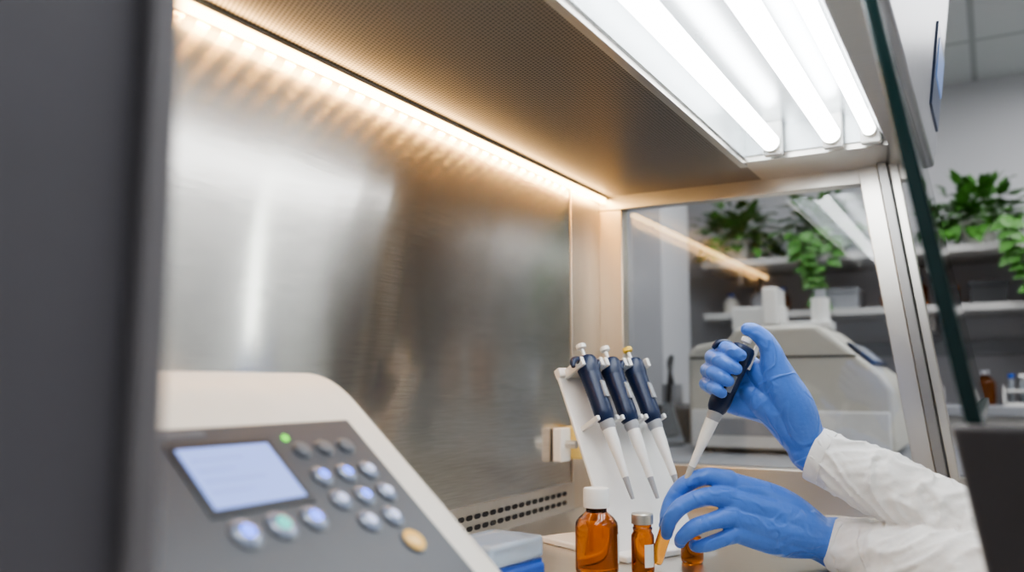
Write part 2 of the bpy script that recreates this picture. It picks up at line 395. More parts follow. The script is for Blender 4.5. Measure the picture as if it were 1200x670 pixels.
def slant(n,x0,x1,z0,z1,t0,t1,m,bev=0):
    return hexa(n,[(x0,ys(z0)+t0,z0),(x0,ys(z1)+t0,z1),(x0,ys(z0)+t1,z0),(x0,ys(z1)+t1,z1),
                   (x1,ys(z0)+t0,z0),(x1,ys(z1)+t0,z1),(x1,ys(z0)+t1,z0),(x1,ys(z1)+t1,z1)], m, cab, bevel=bev)
slant('sash_edge_trim',0.742,0.754,-0.03,0.43,-0.0065,0.006,TEAL,0.002)
zz0,zz1=-0.026,0.43
mk('sash_glass',[(0.756,ys(zz0),zz0),(1.77,ys(zz0),zz0),(1.77,ys(zz1),zz1),(0.756,ys(zz1),zz1)],[(0,1,2,3)],SASHG,cab)
slant('sash_bottom_rail',0.756,1.77,-0.034,-0.024,-0.006,0.004,TEAL)
slant('sash_handle_block',0.70,0.735,ZS-0.004,-0.030,-0.105,0.014,mat('charcoal_plastic',(0.06,0.054,0.055),0.5),0.004)

# ---- fluorescent fixture
fx = root('fluorescent_light_fixture', (0.95,0.27,ZT+0.06))
box('reflector_top', (0.25,0.142,ZT+0.062), (1.64,0.40,ZT+0.07), WHITER, fx)
box('reflector_side_back', (0.25,0.396,ZT+0.004), (1.64,0.402,ZT+0.07), WHITER, fx)
box('reflector_side_front', (0.25,0.1425,ZT+0.012), (1.64,0.148,ZT+0.07), WHITER, fx)
box('reflector_end', (1.634,0.148,ZT+0.01), (1.64,0.396,ZT+0.07), WHITER, fx)
for y in (0.339,0.232,0.168):
    z = ZT+0.018
    cyl('lamp_tube',(0.30,y,z),(1.585,y,z),0.0165 if y>0.2 else 0.011,TUBE,fx)
    cyl('tube_end_cap',(1.585,y,z),(1.603,y,z),0.0172 if y>0.2 else 0.012,SILV,fx)
    box('lamp_holder',(1.603,y-0.017,z-0.02),(1.622,y+0.017,z+0.045),WHITEP,fx,bevel=0.003)
# ---- warm LED strip
led = root('led_strip_light', (1.0,0.765,ZT-0.01))
box('aluminium_channel',(0.24,0.755,ZT-0.006),(1.795,0.777,ZT-0.0005),SILV,led)
box('diffuser',(0.24,0.757,ZT-0.0165),(1.792,0.768,ZT-0.0065),LEDM,led,bevel=0.002)
V=[];Fc=[];x=0.27
while x<1.78:
    b=len(V); V+=[(x-0.009,0.7690,ZT-0.0075),(x+0.009,0.7690,ZT-0.0075),(x+0.009,0.7730,ZT-0.0075),(x-0.009,0.7730,ZT-0.0075)]
    Fc.append((b,b+3,b+2,b+1)); x+=0.036
mk('led_beads',V,Fc,BEAD,led)

# ---- wall outlet
ou = root('gas_outlet_valve',(1.63,YB-0.02,-0.12))
box('outlet_plate',(1.555,YB-0.022,-0.155),(1.60,YB-0.002,-0.088),WHITEP,ou,bevel=0.003)
box('outlet_knob',(1.602,YB-0.045,-0.152),(1.650,YB-0.006,-0.086),OUTY,ou,bevel=0.005)
cyl('outlet_nozzle',(1.578,YB-0.045,-0.12),(1.578,YB-0.02,-0.12),0.008,STEEL,ou)

# ------------------------------------------------------------------ bench instrument (lower left)
ins = root('benchtop_instrument',(0.5,0.55,ZS))
SLp=0.8739
def zs(y): return -0.0356-(0.555-y)*SLp
xa,xb,RR=0.27,0.722,0.036
def zprof(y):
    a=0.0115; b_=zs(y)-0.004; k=0.022
    h=max(k-abs(a-b_),0)/k; z=min(a,b_)-h*h*k*0.25
    yb=0.742-y
    if yb<0.03: z-=0.03-math.sqrt(max(0,0.03**2-(0.03-yb)**2))
    return z
xsn=[xa]+[xb-RR+RR*math.sin(rad(q)) for q in range(0,91,6)]
ysn=[0.318+(0.742-0.318)*k/80 for k in range(81)]
V=[];Fc=[]
for x in xsn:
    dl=0 if x<xb-RR else RR-math.sqrt(max(0,RR*RR-(x-(xb-RR))**2))
    for y in ysn:
        z=zprof(y)-dl*0.85; V.append((x,y,max(z,ZS+0.012)))
ny=len(ysn)
for i in range(len(xsn)-1):
    for j in range(ny-1):
        a=i*ny+j; Fc.append((a,a+ny,a+ny+1,a+1))
for i in (0,len(xsn)-1):
    b=len(V); V+=[(xsn[i],y,ZS+0.006) for y in ysn]
    for j in range(ny-1): Fc.append((i*ny+j,i*ny+j+1,b+j+1,b+j))
for j in (0,ny-1):
    idx=[i*ny+j for i in range(len(xsn))]; b=len(V); V+=[(x,ysn[j],ZS+0.006) for x in xsn]
    for k in range(len(xsn)-1): Fc.append((idx[k],idx[k+1],b+k+1,b+k))
mk('housing',V,Fc,CREAM,ins,smooth=True,angle=50)
for x in (0.30,0.67):
    for y in (0.36,0.71): cyl('foot',(x,y,ZS),(x,y,ZS+0.02),0.012,BLACK,ins)
c,s=math.cos(rad(41.15)),math.sin(rad(41.15))
PM=Matrix(((1,0,0,0),(0,-c,-s,0.555),(0,-s,c,-0.0356),(0,0,0,1)))
def pbox(n,x0,x1,t0,t1,h,m,b=0,z0=-0.006): box(n,(x0,t0,z0),(x1,t1,h),m,ins,bevel=b,M=PM)
pbox('control_panel',0.30,0.660,-0.002,0.200,0.0005,PANELG,0.002)
pbox('lcd_bezel',0.434,0.541,0.016,0.091,0.0016,mat('bezel_grey',(0.035,0.037,0.045),0.3),0.001)
pbox('lcd_screen',0.441,0.534,0.023,0.084,0.0024,LCD)
INK=mat('lcd_ink',(0.2,0.25,0.45),0.4,emit=(0.26,0.36,0.78),estr=0.7)
for k in range(4):
    pbox('lcd_text_line',0.449,0.449+(0.05,0.035,0.06,0.04)[k],0.034+k*0.011,0.0365+k*0.011,0.0027,INK)
def pbtn(x,t,r,m,dot=None):
    M=PM@Matrix.Translation((x,t,0))
    lathe('button_rim',[(r*1.18,0),(r*1.15,0.0018),(r*1.0,0.002)],BTN,M,ins,24)
    lathe('button',[(r,0.0),(r,0.003),(r*0.85,0.0042),(r*0.4,0.0046)],m,M,ins,24)
    if dot: lathe('button_symbol',[(r*0.5,0.004),(r*0.5,0.0052)],dot,M,ins,16)
for x in (0.568,0.597,0.626): pbtn(x,0.034,0.0085,BTN)
for x in (0.568,0.599,0.630):
    pbtn(x,0.066,0.0098,BTNL,BLUED if x<0.61 else WHD); pbtn(x,0.094,0.0098,BTNL,BLUED if x<0.6 and x>0.58 else WHD)
for x in (0.581,0.613): pbtn(x,0.121,0.0105,BTNL,WHD)
pbtn(0.453,0.109,0.0125,BTNL,BLUED); pbtn(0.489,0.108,0.0125,BTNL,TEALD); pbtn(0.525,0.107,0.0115,BTNL,BLUED)
pbtn(0.614,0.150,0.0115,ORNG)
lathe('power_led',[(0.0036,0),(0.0036,0.002),(0.002,0.003)],GREENLED,PM@Matrix.Translation((0.560,0.018,0)),ins,16)
pbox('brand_strip',0.435,0.48,0.003,0.009,0.001,BTN)

# ------------------------------------------------------------------ tip box
tb = root('pipette_tip_box',(0.855,0.505,ZS))
TBM=Matrix.Translation((0.855,0.505,ZS))@Matrix.Rotation(rad(-8),4,'Z')
box('base',(-0.050,-0.038,0),(0.050,0.038,0.056),BOXB,tb,bevel=0.004,M=TBM)
box('tray',(-0.047,-0.035,0.056),(0.047,0.035,0.060),BOXB,tb,M=TBM)
box('lid',(-0.049,-0.037,0.0605),(0.049,0.037,0.086),FROST,tb,bevel=0.005,M=TBM)

# ------------------------------------------------------------------ bottles and vials
def bottle(name,x,y,R,H,capm,capr,caph,label=True,z=ZS,dirn=(0,0,1),glass=AMBER,seg=40):
    r=root(name,(x,y,z)); M=frame((x,y,z+0.0),dirn,(1,0,0))
    nr=capr*0.82; sh=H-caph
    lathe('glass_body',[(R*0.85,0.0),(R*0.97,0.003),(R,0.008),(R,sh*0.72),(R*0.97,sh*0.78),(R*0.80,sh*0.85),(nr*1.12,sh*0.92),(nr,sh*0.94),(nr,sh+caph*0.3)],
          glass,M,r,seg,angle=60)
    lathe('cap',[(capr,sh),(capr*1.0,sh+caph*0.9),(capr*0.93,H),(capr*0.5,H)],capm,M,r,48,ribs=1 if capm is WHITEP else 0)
    if label:
        v=[];f=[];A0,A1=label; k=14
        for i in range(k+1):
            a=A0+(A1-A0)*i/k
            for zz in (sh*0.18,sh*0.62): v.append(M@Vector(((R+0.0006)*math.cos(a),(R+0.0006)*math.sin(a),zz)))
        for i in range(k): f.append((2*i,2*i+2,2*i+3,2*i+1))
        mk('paper_label',v,f,LABEL,r,smooth=True)
    return r
bottle('amber_bottle',1.105,0.487,0.0295,0.116,WHITEP,0.0175,0.026,label=(rad(-88),rad(-50)))
bottle('amber_vial',1.135,0.432,0.0158,0.082,SILV,0.0150,0.014,label=(rad(-150),rad(-95)))
bottle('amber_vial',1.246,0.398,0.0165,0.050,SILV,0.0150,0.010,label=False)

# ------------------------------------------------------------------ micropipettes
def pipette(name, top, dirn, hook, sc=1.0, btn=WHITEP, out=0.022, tip=False, fat=1.0):
    top=Vector(top); d=Vector(dirn).normalized(); r=root(name, top)
    M=frame(top, d, hook)@Matrix.Scale(sc,4)
    L=lambda n,p,m,**k: lathe(n,[(a*fat,b) for a,b in p],m,M,r,**k)
    L('plunger_button',[(0.003,-0.0),(0.0066,0.0015),(0.007,0.004),(0.0066,0.0075),(0.003,0.009)],btn)
    L('plunger_stem',[(0.0026,0.008),(0.0026,out+0.004)],WHITEP,seg=12)
    h=out
    L('handle_head',[(0.0085,h),(0.0125,h+0.002),(0.0145,h+0.007),(0.0148,h+0.020),(0.0138,h+0.028)],NAVY,sx=1.12)
    L('handle_body',[(0.0138,h+0.026),(0.0132,h+0.045),(0.0125,h+0.070),(0.0128,h+0.088),(0.0115,h+0.098),(0.0085,h+0.104)],NAVY,sx=1.1)
    pts=[M@Vector(p) for p in ((0.008,0,h+0.012),(0.022*fat,0,h+0.008),(0.033*fat,0,h+0.013),(0.036*fat,0,h+0.022))]
    tube('finger_rest',pts,[0.0066*sc,0.0056*sc,0.0048*sc,0.003*sc],NAVY,r,seg=16,n=6)
    box('volume_display',(-0.0045,-0.0150*fat,h+0.045),(0.0045,-0.0105*fat,h+0.070),GREYP,r,bevel=0.0008,M=M)
    L('ejector_collar',[(0.0098,h+0.100),(0.0102,h+0.108),(0.0082,h+0.116)],GREYP)
    L('shaft',[(0.0088,h+0.110),(0.0078,h+0.135),(0.0056,h+0.160),(0.0047,h+0.185)],WHITEP)
    L('nose_cone',[(0.0042,h+0.184),(0.0034,h+0.200),(0.0024,h+0.215)],GREYP if not tip else WHITEP,seg=20)
    if tip: L('disposable_tip',[(0.0042,h+0.186),(0.0034,h+0.210),(0.0016,h+0.240),(0.0006,h+0.252)],TIPM,seg=20)
    box('ejector_lever',(-0.019*fat,-0.003,h-0.006),(-0.013*fat,0.003,h+0.030),WHITEP,r,bevel=0.0012,M=M)
    return r

d=Vector((0.9015,-0.433,0)); vv=Vector((-0.433,-0.9015,0)); Ld=vv*0.454-Vector((0,0,0.891)); nb=-vv*0.891-Vector((0,0,0.454))
P1=Vector((1.295,0.597,0.066))
for k in range(3):
    pipette('micropipette', P1+d*0.052*k+Vector((0,0,-0.003*(k>0))), Ld, -nb*0.3-d, 1.13, YEL if k==2 else WHITEP, out=0.022, fat=1.08)
S0=P1+Ld*0.034+nb*0.036-d*0.036
st=root('pipette_stand',(S0+Ld*0.15).xyz)
SM=Matrix(((d.x,Ld.x,nb.x,S0.x),(d.y,Ld.y,nb.y,S0.y),(d.z,Ld.z,nb.z,S0.z),(0,0,0,1)))
box('backboard',(0,0,0),(0.176,0.305,0.006),WHITEP,st,bevel=0.002,M=SM)
for k in range(3):
    x=0.036+0.052*k
    for sgn in (-1,1):
        xx=x+sgn*0.0205
        box('hook_arm',(xx-0.0035,-0.002,-0.052),(xx+0.0035,0.013,0.001),WHITEP,st,bevel=0.0015,M=SM)
        box('lower_arm',(xx-0.003,0.098,-0.044),(xx+0.003,0.106,0.001),WHITEP,st,bevel=0.0012,M=SM)
box('top_rail',(0,-0.006,-0.006),(0.176,0.010,0.008),WHITEP,st,bevel=0.002,M=SM)
B0=S0+Ld*0.30; BM=Matrix(((d.x,-vv.x,0,B0.x),(d.y,-vv.y,0,B0.y),(0,0,1,ZS),(0,0,0,1)))
box('base_plate',(-0.008,-0.035,0.0),(0.184,0.175,0.010),WHITEP,st,bevel=0.003,M=BM)

# ------------------------------------------------------------------ scientist
sci = root('scientist',(1.2,-0.28,-0.5))
H1=hand_frame((1.22,0.293,0.0))
pt_top=H1(-10,66,0); pdir=(H1(-88,-114,0)-H1(-10,66,0)).normalized()
e1=(-0.917,0.397)
def A(b): return (-10-(66-b)*0.433, b)
def onp(b,k,cc):
    ax,bb=A(b); return H1(ax+e1[0]*k, bb+e1[1]*k, cc)
pipette('micropipette', pt_top, pdir, HR*e1[0]+HU*e1[1], 1.0, WHITEP, out=0.012, tip=True, fat=1.08)
ch=[]
for b,(lp,tk,tc_,r) in zip((42,24,6,-11),((26,6,-25,9.5),(32,5,-26,10.2),(31,8,-25,9.8),(26,9,-23,8.8))):
    m=onp(b-8,-26,33)
    ch.append([(m,r*1.35/1000),(onp(b-3,4,33),r*1.12/1000),(onp(b,lp-4,20),r*1.15/1000),(onp(b,lp,2),r*0.98/1000),(onp(b,lp-6,-15),r*1.02/1000),(onp(b-1,16,-24),r*0.94/1000),(onp(b-2,tk,tc_),r*0.86/1000)])
W=(72,-80,12)
for b in (33,16,-2,-20):
    m=onp(b,-26,31); ch.append([(H1(*W),0.026),(H1(49,-39+b*0.28,24),0.0265),(m,0.0165)])
ch.append([(H1(72,-78,6),0.0275),(H1(56,-34,2),0.029),(H1(37,0,2),0.0265),(H1(27,26,0),0.0200),(H1(22,45,-2),0.0155),(H1(12,63,-1),0.0130),(H1(-2,75,1),0.0108),(H1(-11,77,2),0.0090)])
ch.append([(H1(70,-80,14),0.0275),(H1(38,-44,14),0.0265),(H1(14,-26,16),0.022),(H1(-3,-14,20),0.016)])
ch.append([(H1(50,-26,10),0.028),(H1(25,0,12),0.023),(H1(10,16,14),0.016)])
ch.append([(H1(64,-68,10),0.029),(H1(76,-84,10),0.0305),(H1(82,-91,9),0.0335),(H1(84,-93,9),0.0345)])
blob_mesh('right_glove',ch,GLOVE,sci,0.0014,3)
H2=hand_frame((1.23,0.319,-0.179)); g=[]
def F(*p): g.append([(H2(a,b,c),r/1000) for a,b,c,r in p])
F((-20,44,0,16),(-50,50,2,12.3),(-80,38,4,12),(-98,18,3,10.4),(-106,0,-2,10),(-109,-13,-5,8.4))
F((-24,24,-12,16),(-58,26,-17,12.2),(-88,14,-18,12),(-103,-4,-16,10.4),(-107,-18,-12,9.6),(-108,-28,-9,8.2))
F((-20,0,-19,15),(-48,-5,-26,11.8),(-72,-13,-27,11.6),(-86,-25,-24,10),(-90,-33,-18,9.2),(-90,-39,-12,8))
F((-8,-22,-20,14),(-32,-29,-26,10.8),(-51,-36,-26,10.2),(-64,-41,-22,9),(-69,-43,-15,8.2),(-70,-43,-9,7.4))
W2=(112,-38,0)
F((*W2,28),(55,8,2,26),(-18,40,2,17)); F((*W2,28),(52,-4,-8,27),(-22,20,-10,17)); F((*W2,28),(52,-20,-12,27),(-18,-2,-16,17)); F((*W2,27),(52,-34,-10,25),(-6,-23,-17,17))
F((96,-28,8,26),(40,4,18,23),(-10,18,28,16),(-46,12,33,12.5),(-78,2,31,11.4),(-98,-14,24,10),(-106,-24,20,8.4))
F((90,-30,0,30),(118,-40,0,32.5),(130,-43,0,36),(132,-44,0,36.5))
blob_mesh('left_glove',g,GLOVE,sci,0.0014,3)
tube('right_wrist',[H1(66,-74,8),H1(90,-98,0),H1(120,-115,-10)],[0.022,0.029,0.032],SKIN,sci)
tube('left_wrist',[H2(110,-38,0),H2(138,-48,-4),H2(178,-58,-14)],[0.026,0.032,0.034],SKIN,sci)
rc=H1(86,-99,6); lc=H2(142,-49,-3)
RE=Vector((1.27,-0.03,-0.205)); LE=Vector((1.12,-0.07,-0.226)); RS=Vector((1.40,-0.28,0.06)); LS=Vector((1.03,-0.29,0.06))
ex=[tube_geo([rc,rc.lerp(RE,0.25),rc.lerp(RE,0.6)+Vector((0,0,-0.004)),RE,RE.lerp(RS,0.5),RS],[0.0365,0.042,0.048,0.056,0.062,0.075],seg=90,n=30,folds=0.17,seed=1.7),
    tube_geo([lc,lc.lerp(LE,0.25),lc.lerp(LE,0.6),LE,LE.lerp(LS,0.5),LS],[0.040,0.044,0.048,0.055,0.062,0.075],seg=90,n=30,folds=0.15,seed=5.2)]
tor=[[(Vector((1.215,-0.31,0.10)),0.065),(Vector((1.215,-0.31,0.04)),0.10),(Vector((1.215,-0.31,-0.10)),0.125),(Vector((1.215,-0.32,-0.30)),0.12),(Vector((1.215,-0.34,-0.50)),0.13)],
     [(LS,0.07),(Vector((1.12,-0.31,0.03)),0.10),(Vector((1.31,-0.31,0.03)),0.10),(RS,0.07)],
     [(Vector((1.15,-0.31,-0.05)),0.12),(Vector((1.14,-0.33,-0.5)),0.12),(Vector((1.12,-0.22,-0.56)),0.10)],
     [(Vector((1.28,-0.31,-0.05)),0.12),(Vector((1.29,-0.33,-0.5)),0.12),(Vector((1.31,-0.22,-0.56)),0.10)]]
blob_mesh('lab_coat',tor,COATM,sci,0.0025,1,extra=ex)
def hem(n,c,dr,r):
    M=frame(c,dr); lathe(n,[(r*0.80,-0.001),(r*1.03,-0.0015),(r*1.055,0.002),(r*1.06,0.016),(r*1.03,0.018)],COATM,M,sci,56)
hem('right_cuff_hem',rc,RE-rc,0.037); hem('left_cuff_hem',lc,LE-lc,0.0405)
for x,n in ((1.12,'left'),(1.31,'right')):
    blob_mesh(n+'_trouser_leg',[[(Vector((x,-0.32,-0.55)),0.09),(Vector((x,-0.05,-0.56)),0.075),(Vector((x,0.10,-0.58)),0.066),(Vector((x,0.10,-0.75)),0.055),(Vector((x,0.06,-1.05)),0.042)]],TROU,sci,0.006,3)
    blob_mesh(n+'_shoe',[[(Vector((x,0.03,-1.105)),0.045),(Vector((x,0.12,-1.118)),0.040),(Vector((x,0.22,-1.126)),0.033)]],BLACK,sci,0.005,3)
hc=Vector((1.215,-0.27,0.27))
blob_mesh('head',[[(Vector((1.215,-0.31,0.08)),0.058),(Vector((1.215,-0.295,0.17)),0.055)],[(hc+Vector((0,0.015,-0.055)),0.052),(hc+Vector((0,0.045,-0.085)),0.030)],
     [(hc+Vector((0,0.085,0.0)),0.009),(hc+Vector((0,0.103,-0.028)),0.013)],
     [(hc+Vector((-0.02,0.074,-0.06)),0.009),(hc+Vector((0.02,0.074,-0.06)),0.009)]],SKIN,sci,0.003,3,
     ells=[(hc+Vector((0,0,0.02)),0.074,0.092,0.10),(hc+Vector((-0.078,0,-0.01)),0.010,0.018,0.030),(hc+Vector((0.078,0,-0.01)),0.010,0.018,0.030)])
blob_mesh('hair',[[(hc+Vector((0,-0.08,-0.06)),0.035),(hc+Vector((0,-0.10,0.0)),0.03)]],HAIR,sci,0.004,3,ells=[(hc+Vector((0,-0.016,0.042)),0.082,0.096,0.092)])
for sx in (-0.031,0.031):
    lathe('eye',[(0.001,-0.012),(0.009,-0.008),(0.0125,0),(0.009,0.009),(0.003,0.0122)],WHITEP,frame(hc+Vector((sx,0.078,0.008)),(0,1,0)),sci,20)
    lathe('iris',[(0.005,0.0),(0.004,0.0015)],HAIR,frame(hc+Vector((sx,0.0895,0.008)),(0,1,0)),sci,16)
stl=root('lab_stool',(1.215,-0.36,ZF))
lathe('seat',[(0.15,-0.70),(0.19,-0.69),(0.195,-0.675),(0.18,-0.662)],BLACK,Matrix.Translation((1.215,-0.42,0)),stl)
cyl('column',(1.215,-0.42,ZF+0.06),(1.215,-0.42,-0.69),0.025,STEEL,stl)
for k in range(5):
    a=2*math.pi*k/5; cyl('leg',(1.215,-0.42,ZF+0.08),(1.215+0.28*math.cos(a),-0.42+0.28*math.sin(a),ZF+0.045),0.016,STEEL,stl)
    cyl('caster',(1.215+0.27*math.cos(a),-0.43+0.28*math.sin(a),ZF+0.025),(1.215+0.27*math.cos(a),-0.41+0.28*math.sin(a),ZF+0.025),0.025,BLACK,stl)
va=H2(-122,-74,4); vb=H2(-98,-2,8); vdn=(vb-va).normalized()
rv=root('sample_vial',va); VM=frame(va,vdn)
lathe('glass_body',[(0.004,0),(0.0085,0.002),(0.0095,0.006),(0.0095,0.052),(0.0078,0.058),(0.0078,0.068),(0.0085,0.069),(0.0085,0.073)],AMBERL,VM,rv,28)

# ------------------------------------------------------------------ far lab
bn=root('lab_bench',(3.0,0.2,ZF))
box('worktop',(2.15,-0.55,-0.235),(3.15,1.10,-0.198),BENCH,bn,bevel=0.004)
for y in (-0.5,0.04,0.58):
    box('drawer_unit',(2.22,y,ZF+0.08),(3.1,y+0.5,-0.235),WHITEP,bn,bevel=0.004)
    for k in range(3):
        box('drawer_front',(2.205,y+0.01,ZF+0.1+k*0.27),(2.22,y+0.49,ZF+0.35+k*0.27),WHITEP,bn,bevel=0.003)
        box('drawer_pull',(2.19,y+0.17,ZF+0.29+k*0.27),(2.205,y+0.33,ZF+0.305+k*0.27),STEEL,bn)
box('toe_kick',(2.26,-0.48,ZF+0.001),(3.08,1.06,ZF+0.08),BLACK,bn)
b2=root('side_counter',(3.8,-0.3,ZF))
box('worktop',(3.5,-0.87,-0.115),(X1-0.02,1.10,-0.078),BENCH,b2,bevel=0.004)
for k in range(3):
    y=-0.86+k*0.65
    box('cupboard',(3.55,y,ZF+0.001),(X1-0.02,y+0.63,-0.115),WHITEP,b2,bevel=0.004)
    box('cupboard_handle',(3.535,y+0.56,-0.45),(3.55,y+0.58,-0.25),STEEL,b2)
for zz in (0.536,0.307):
    s_=root('storage_shelf',(3.9,-0.3,zz))
    box('board',(3.68,-0.86,zz-0.028),(X1-0.002,1.10,zz),SHELF,s_,bevel=0.002)
    for y in (-0.7,0.2,0.95): box('bracket',(3.75,y-0.01,zz-0.10),(X1-0.002,y+0.01,zz-0.028),STEEL_D,s_)

def cycler(x,w,y0,y1,z,h):
    r=root('thermal_cycler',(x,(y0+y1)/2,z)); D=y1-y0
    pr=[(y1,z+0.01),(y1,z+h*0.80),(y1-D*0.05,z+h*0.86),(y1-D*0.22,z+h*0.90),(y1-D*0.26,z+h),(y1-D*0.66,z+h),(y1-D*0.74,z+h*0.90),(y0+D*0.05,z+h*0.62),(y0,z+h*0.50),(y0,z+0.01)]
    n=len(pr); v=[(x,a,b) for a,b in pr]+[(x+w,a,b) for a,b in pr]
    f=[(i,(i+1)%n,n+(i+1)%n,n+i) for i in range(n)]+[tuple(range(n)),tuple(n+i for i in range(n))]
    mk('housing',v,f,BEIGE,r,bevel=0.016,bseg=4)
    box('lid_seam',(x-0.002,y0+D*0.16,z+h*0.745),(x+w+0.002,y1-0.01,z+h*0.762),DGREYP,r)
    box('side_skirt',(x-0.006,y0+0.01,z+0.015),(x+0.01,y1-0.01,z+h*0.34),WHITEP,r,bevel=0.006)
    box('side_recess',(x-0.009,y0+D*0.42,z+0.05),(x+0.0,y1-D*0.10,z+h*0.28),GREYP,r,bevel=0.008)
    p=Vector((x+w*0.5,y0+D*0.155,z+h*0.76)); nn=Vector((0,-(0.28*h),D*0.21)).normalized()
    Ms=frame(p,nn,(1,0,0)); box('screen',(-w*0.42,-0.045,0.004),(w*0.42,0.045,0.012),NAVY,r,bevel=0.002,M=Ms)
    box('screen_glow',(-w*0.36,-0.035,0.0121),(w*0.2,0.035,0.0135),GREYP,r,M=Ms)
    for a in (x+0.05,x+w-0.05):
        for b in (y0+0.05,y1-0.05): cyl('foot',(a,b,z),(a,b,z+0.02),0.018,BLACK,r)
cycler(2.50,0.42,0.235,0.80,-0.198,0.365)
tw=root('liquid_dispenser_tower',(3.0,0.75,-0.198))
box('foot_plate',(2.97,0.58,-0.198),(3.12,0.84,-0.18),WHITEP,tw,bevel=0.004)
box('column',(3.02,0.62,-0.198),(3.10,0.80,0.27),WHITEP,tw,bevel=0.006)
box('head',(2.96,0.63,0.20),(3.10,0.68,0.33),WHITEP,tw,bevel=0.006)
box('side_arm',(2.98,0.46,0.18),(3.08,0.62,0.21),WHITEP,tw,bevel=0.004)
cyl('reservoir',(3.03,0.50,0.21),(3.03,0.50,0.29),0.03,WHITEP,tw); cyl('reservoir_cap',(3.03,0.50,0.29),(3.03,0.50,0.32),0.018,GREYP,tw)

def microscope(x,y,z):
    r=root('microscope',(x,y,z))
    box('base',(x-0.10,y-0.08,z),(x+0.12,y+0.08,z+0.04),BLACK,r,bevel=0.01)
    box('arm',(x+0.05,y-0.03,z+0.04),(x+0.11,y+0.03,z+0.30),WHITEP,r,bevel=0.012)
    box('stage',(x-0.09,y-0.07,z+0.13),(x+0.06,y+0.07,z+0.145),BLACK,r,bevel=0.002)
    box('head',(x-0.06,y-0.04,z+0.27),(x+0.10,y+0.04,z+0.33),DGREYP,r,bevel=0.015)
    for s in (-0.028,0.028): cyl('eyepiece',(x-0.04,y+s,z+0.30),(x-0.13,y+s,z+0.37),0.014,BLACK,r)
    cyl('objective',(x-0.02,y,z+0.17),(x-0.02,y,z+0.27),0.012,SILV,r,r2=0.022)
microscope(3.84,-0.18,-0.078)
vp=root('vacuum_pump',(2.9,0.97,-0.198))
box('motor_body',(2.80,0.89,-0.198),(3.02,1.05,-0.07),DGREYP,vp,bevel=0.02)
cyl('pump_head',(2.86,0.97,-0.07),(2.86,0.97,0.0),0.035,GREYP,vp)
lathe('filter_flask',[(0.05,0),(0.052,0.005),(0.048,0.02),(0.02,0.11),(0.018,0.14)],CLEAR,Matrix.Translation((2.70,0.93,-0.198)),vp)
tube('vacuum_hose',[(2.86,0.97,0.0),(2.86,0.98,0.07),(2.80,0.95,0.09),(2.72,0.93,0.03),(2.70,0.93,-0.06)],[0.008]*5,BLACK,vp,seg=12,n=10)
def rack(x,y,z,m,w=0.22):
    r=root('test_tube_rack',(x,y,z))
    box('base',(x-0.04,y-w/2,z),(x+0.04,y+w/2,z+0.012),m,r); box('upper_plate',(x-0.04,y-w/2,z+0.05),(x+0.04,y+w/2,z+0.058),m,r)
    for s in (-1,1): box('side',(x-0.04,y+s*w/2-0.004,z),(x+0.04,y+s*w/2+0.004,z+0.07),m,r)
    for k in range(6): 
        yy=y-w/2+0.025+k*(w-0.05)/5; cyl('tube',(x,yy,z+0.012),(x,yy,z+0.10),0.009,CLEAR,r); cyl('tube_cap',(x,yy,z+0.10),(x,yy,z+0.115),0.011,BOXB if k%2 else WHITEP,r)
rack(3.58,-0.14,-0.078,WHITEP); rack(3.6,0.28,-0.078,WHITEP); rack(2.30,0.92,-0.198,DGREYP,0.18)
cx=root('centrifuge',(3.75,-0.45,-0.078)); box('body',(3.62,-0.58,-0.078),(3.9,-0.32,0.08),WHITEP,cx,bevel=0.03)
lathe('lid',[(0.11,0),(0.105,0.03),(0.07,0.05),(0.02,0.055)],GREYP,Matrix.Translation((3.76,-0.45,0.08)),cx); box('keypad',(3.615,-0.54,-0.03),(3.622,-0.40,0.03),NAVY,cx)
cb=root('added_brown_box',(3.75,-0.73,-0.078)); box('carton',(3.60,-0.85,-0.078),(3.92,-0.61,0.19),CARD,cb,bevel=0.003); box('packing_tape',(3.597,-0.75,-0.078),(3.60,-0.71,0.19),CREAM,cb)  # out-of-view brown box, added for a warm reflection in the back wall
BG=[AMBER,GREYP,GREYP,DGREYP,DGREYP,CREAM]
def reagent(x,y,z,R,H,m,cm):
    r=root('reagent_bottle',(x,y,z))
    lathe('body',[(R*0.95,0),(R,0.005),(R,H*0.65),(R*0.6,H*0.8),(R*0.42,H*0.84),(R*0.42,H*0.9)],m,Matrix.Translation((x,y,z)),r,24)
    lathe('cap',[(R*0.48,H*0.88),(R*0.48,H),(R*0.4,H*1.01)],cm,Matrix.Translation((x,y,z)),r,20)
for k,y in enumerate((1.02,0.90,0.79,0.36,0.25,0.14,-0.16,-0.26,-0.38,-0.50,-0.68)):
    reagent(3.85,y,0.307,random.uniform(0.03,0.045),random.uniform(0.09,0.14),random.choice(BG),random.choice([BOXB,GREYP,BLACK]))
for y,w,m in ((0.56,0.18,GREYP),(0.0,0.13,DGREYP)):
    r=root('storage_box',(3.85,y,0.307)); box('carton',(3.74,y-w/2,0.307),(3.96,y+w/2,0.385),m,r,bevel=0.004); box('carton_lid',(3.735,y-w/2-0.004,0.375),(3.965,y+w/2+0.004,0.395),m,r,bevel=0.003)
for y in (0.03,0.55,0.66,0.78):
    reagent(3.72,y,-0.078,0.035,0.13,random.choice(BG),GREYP)
box('trim_1',(X1-0.03,-0.86,0.12),(X1-0.001,1.1,0.18),GREYP)

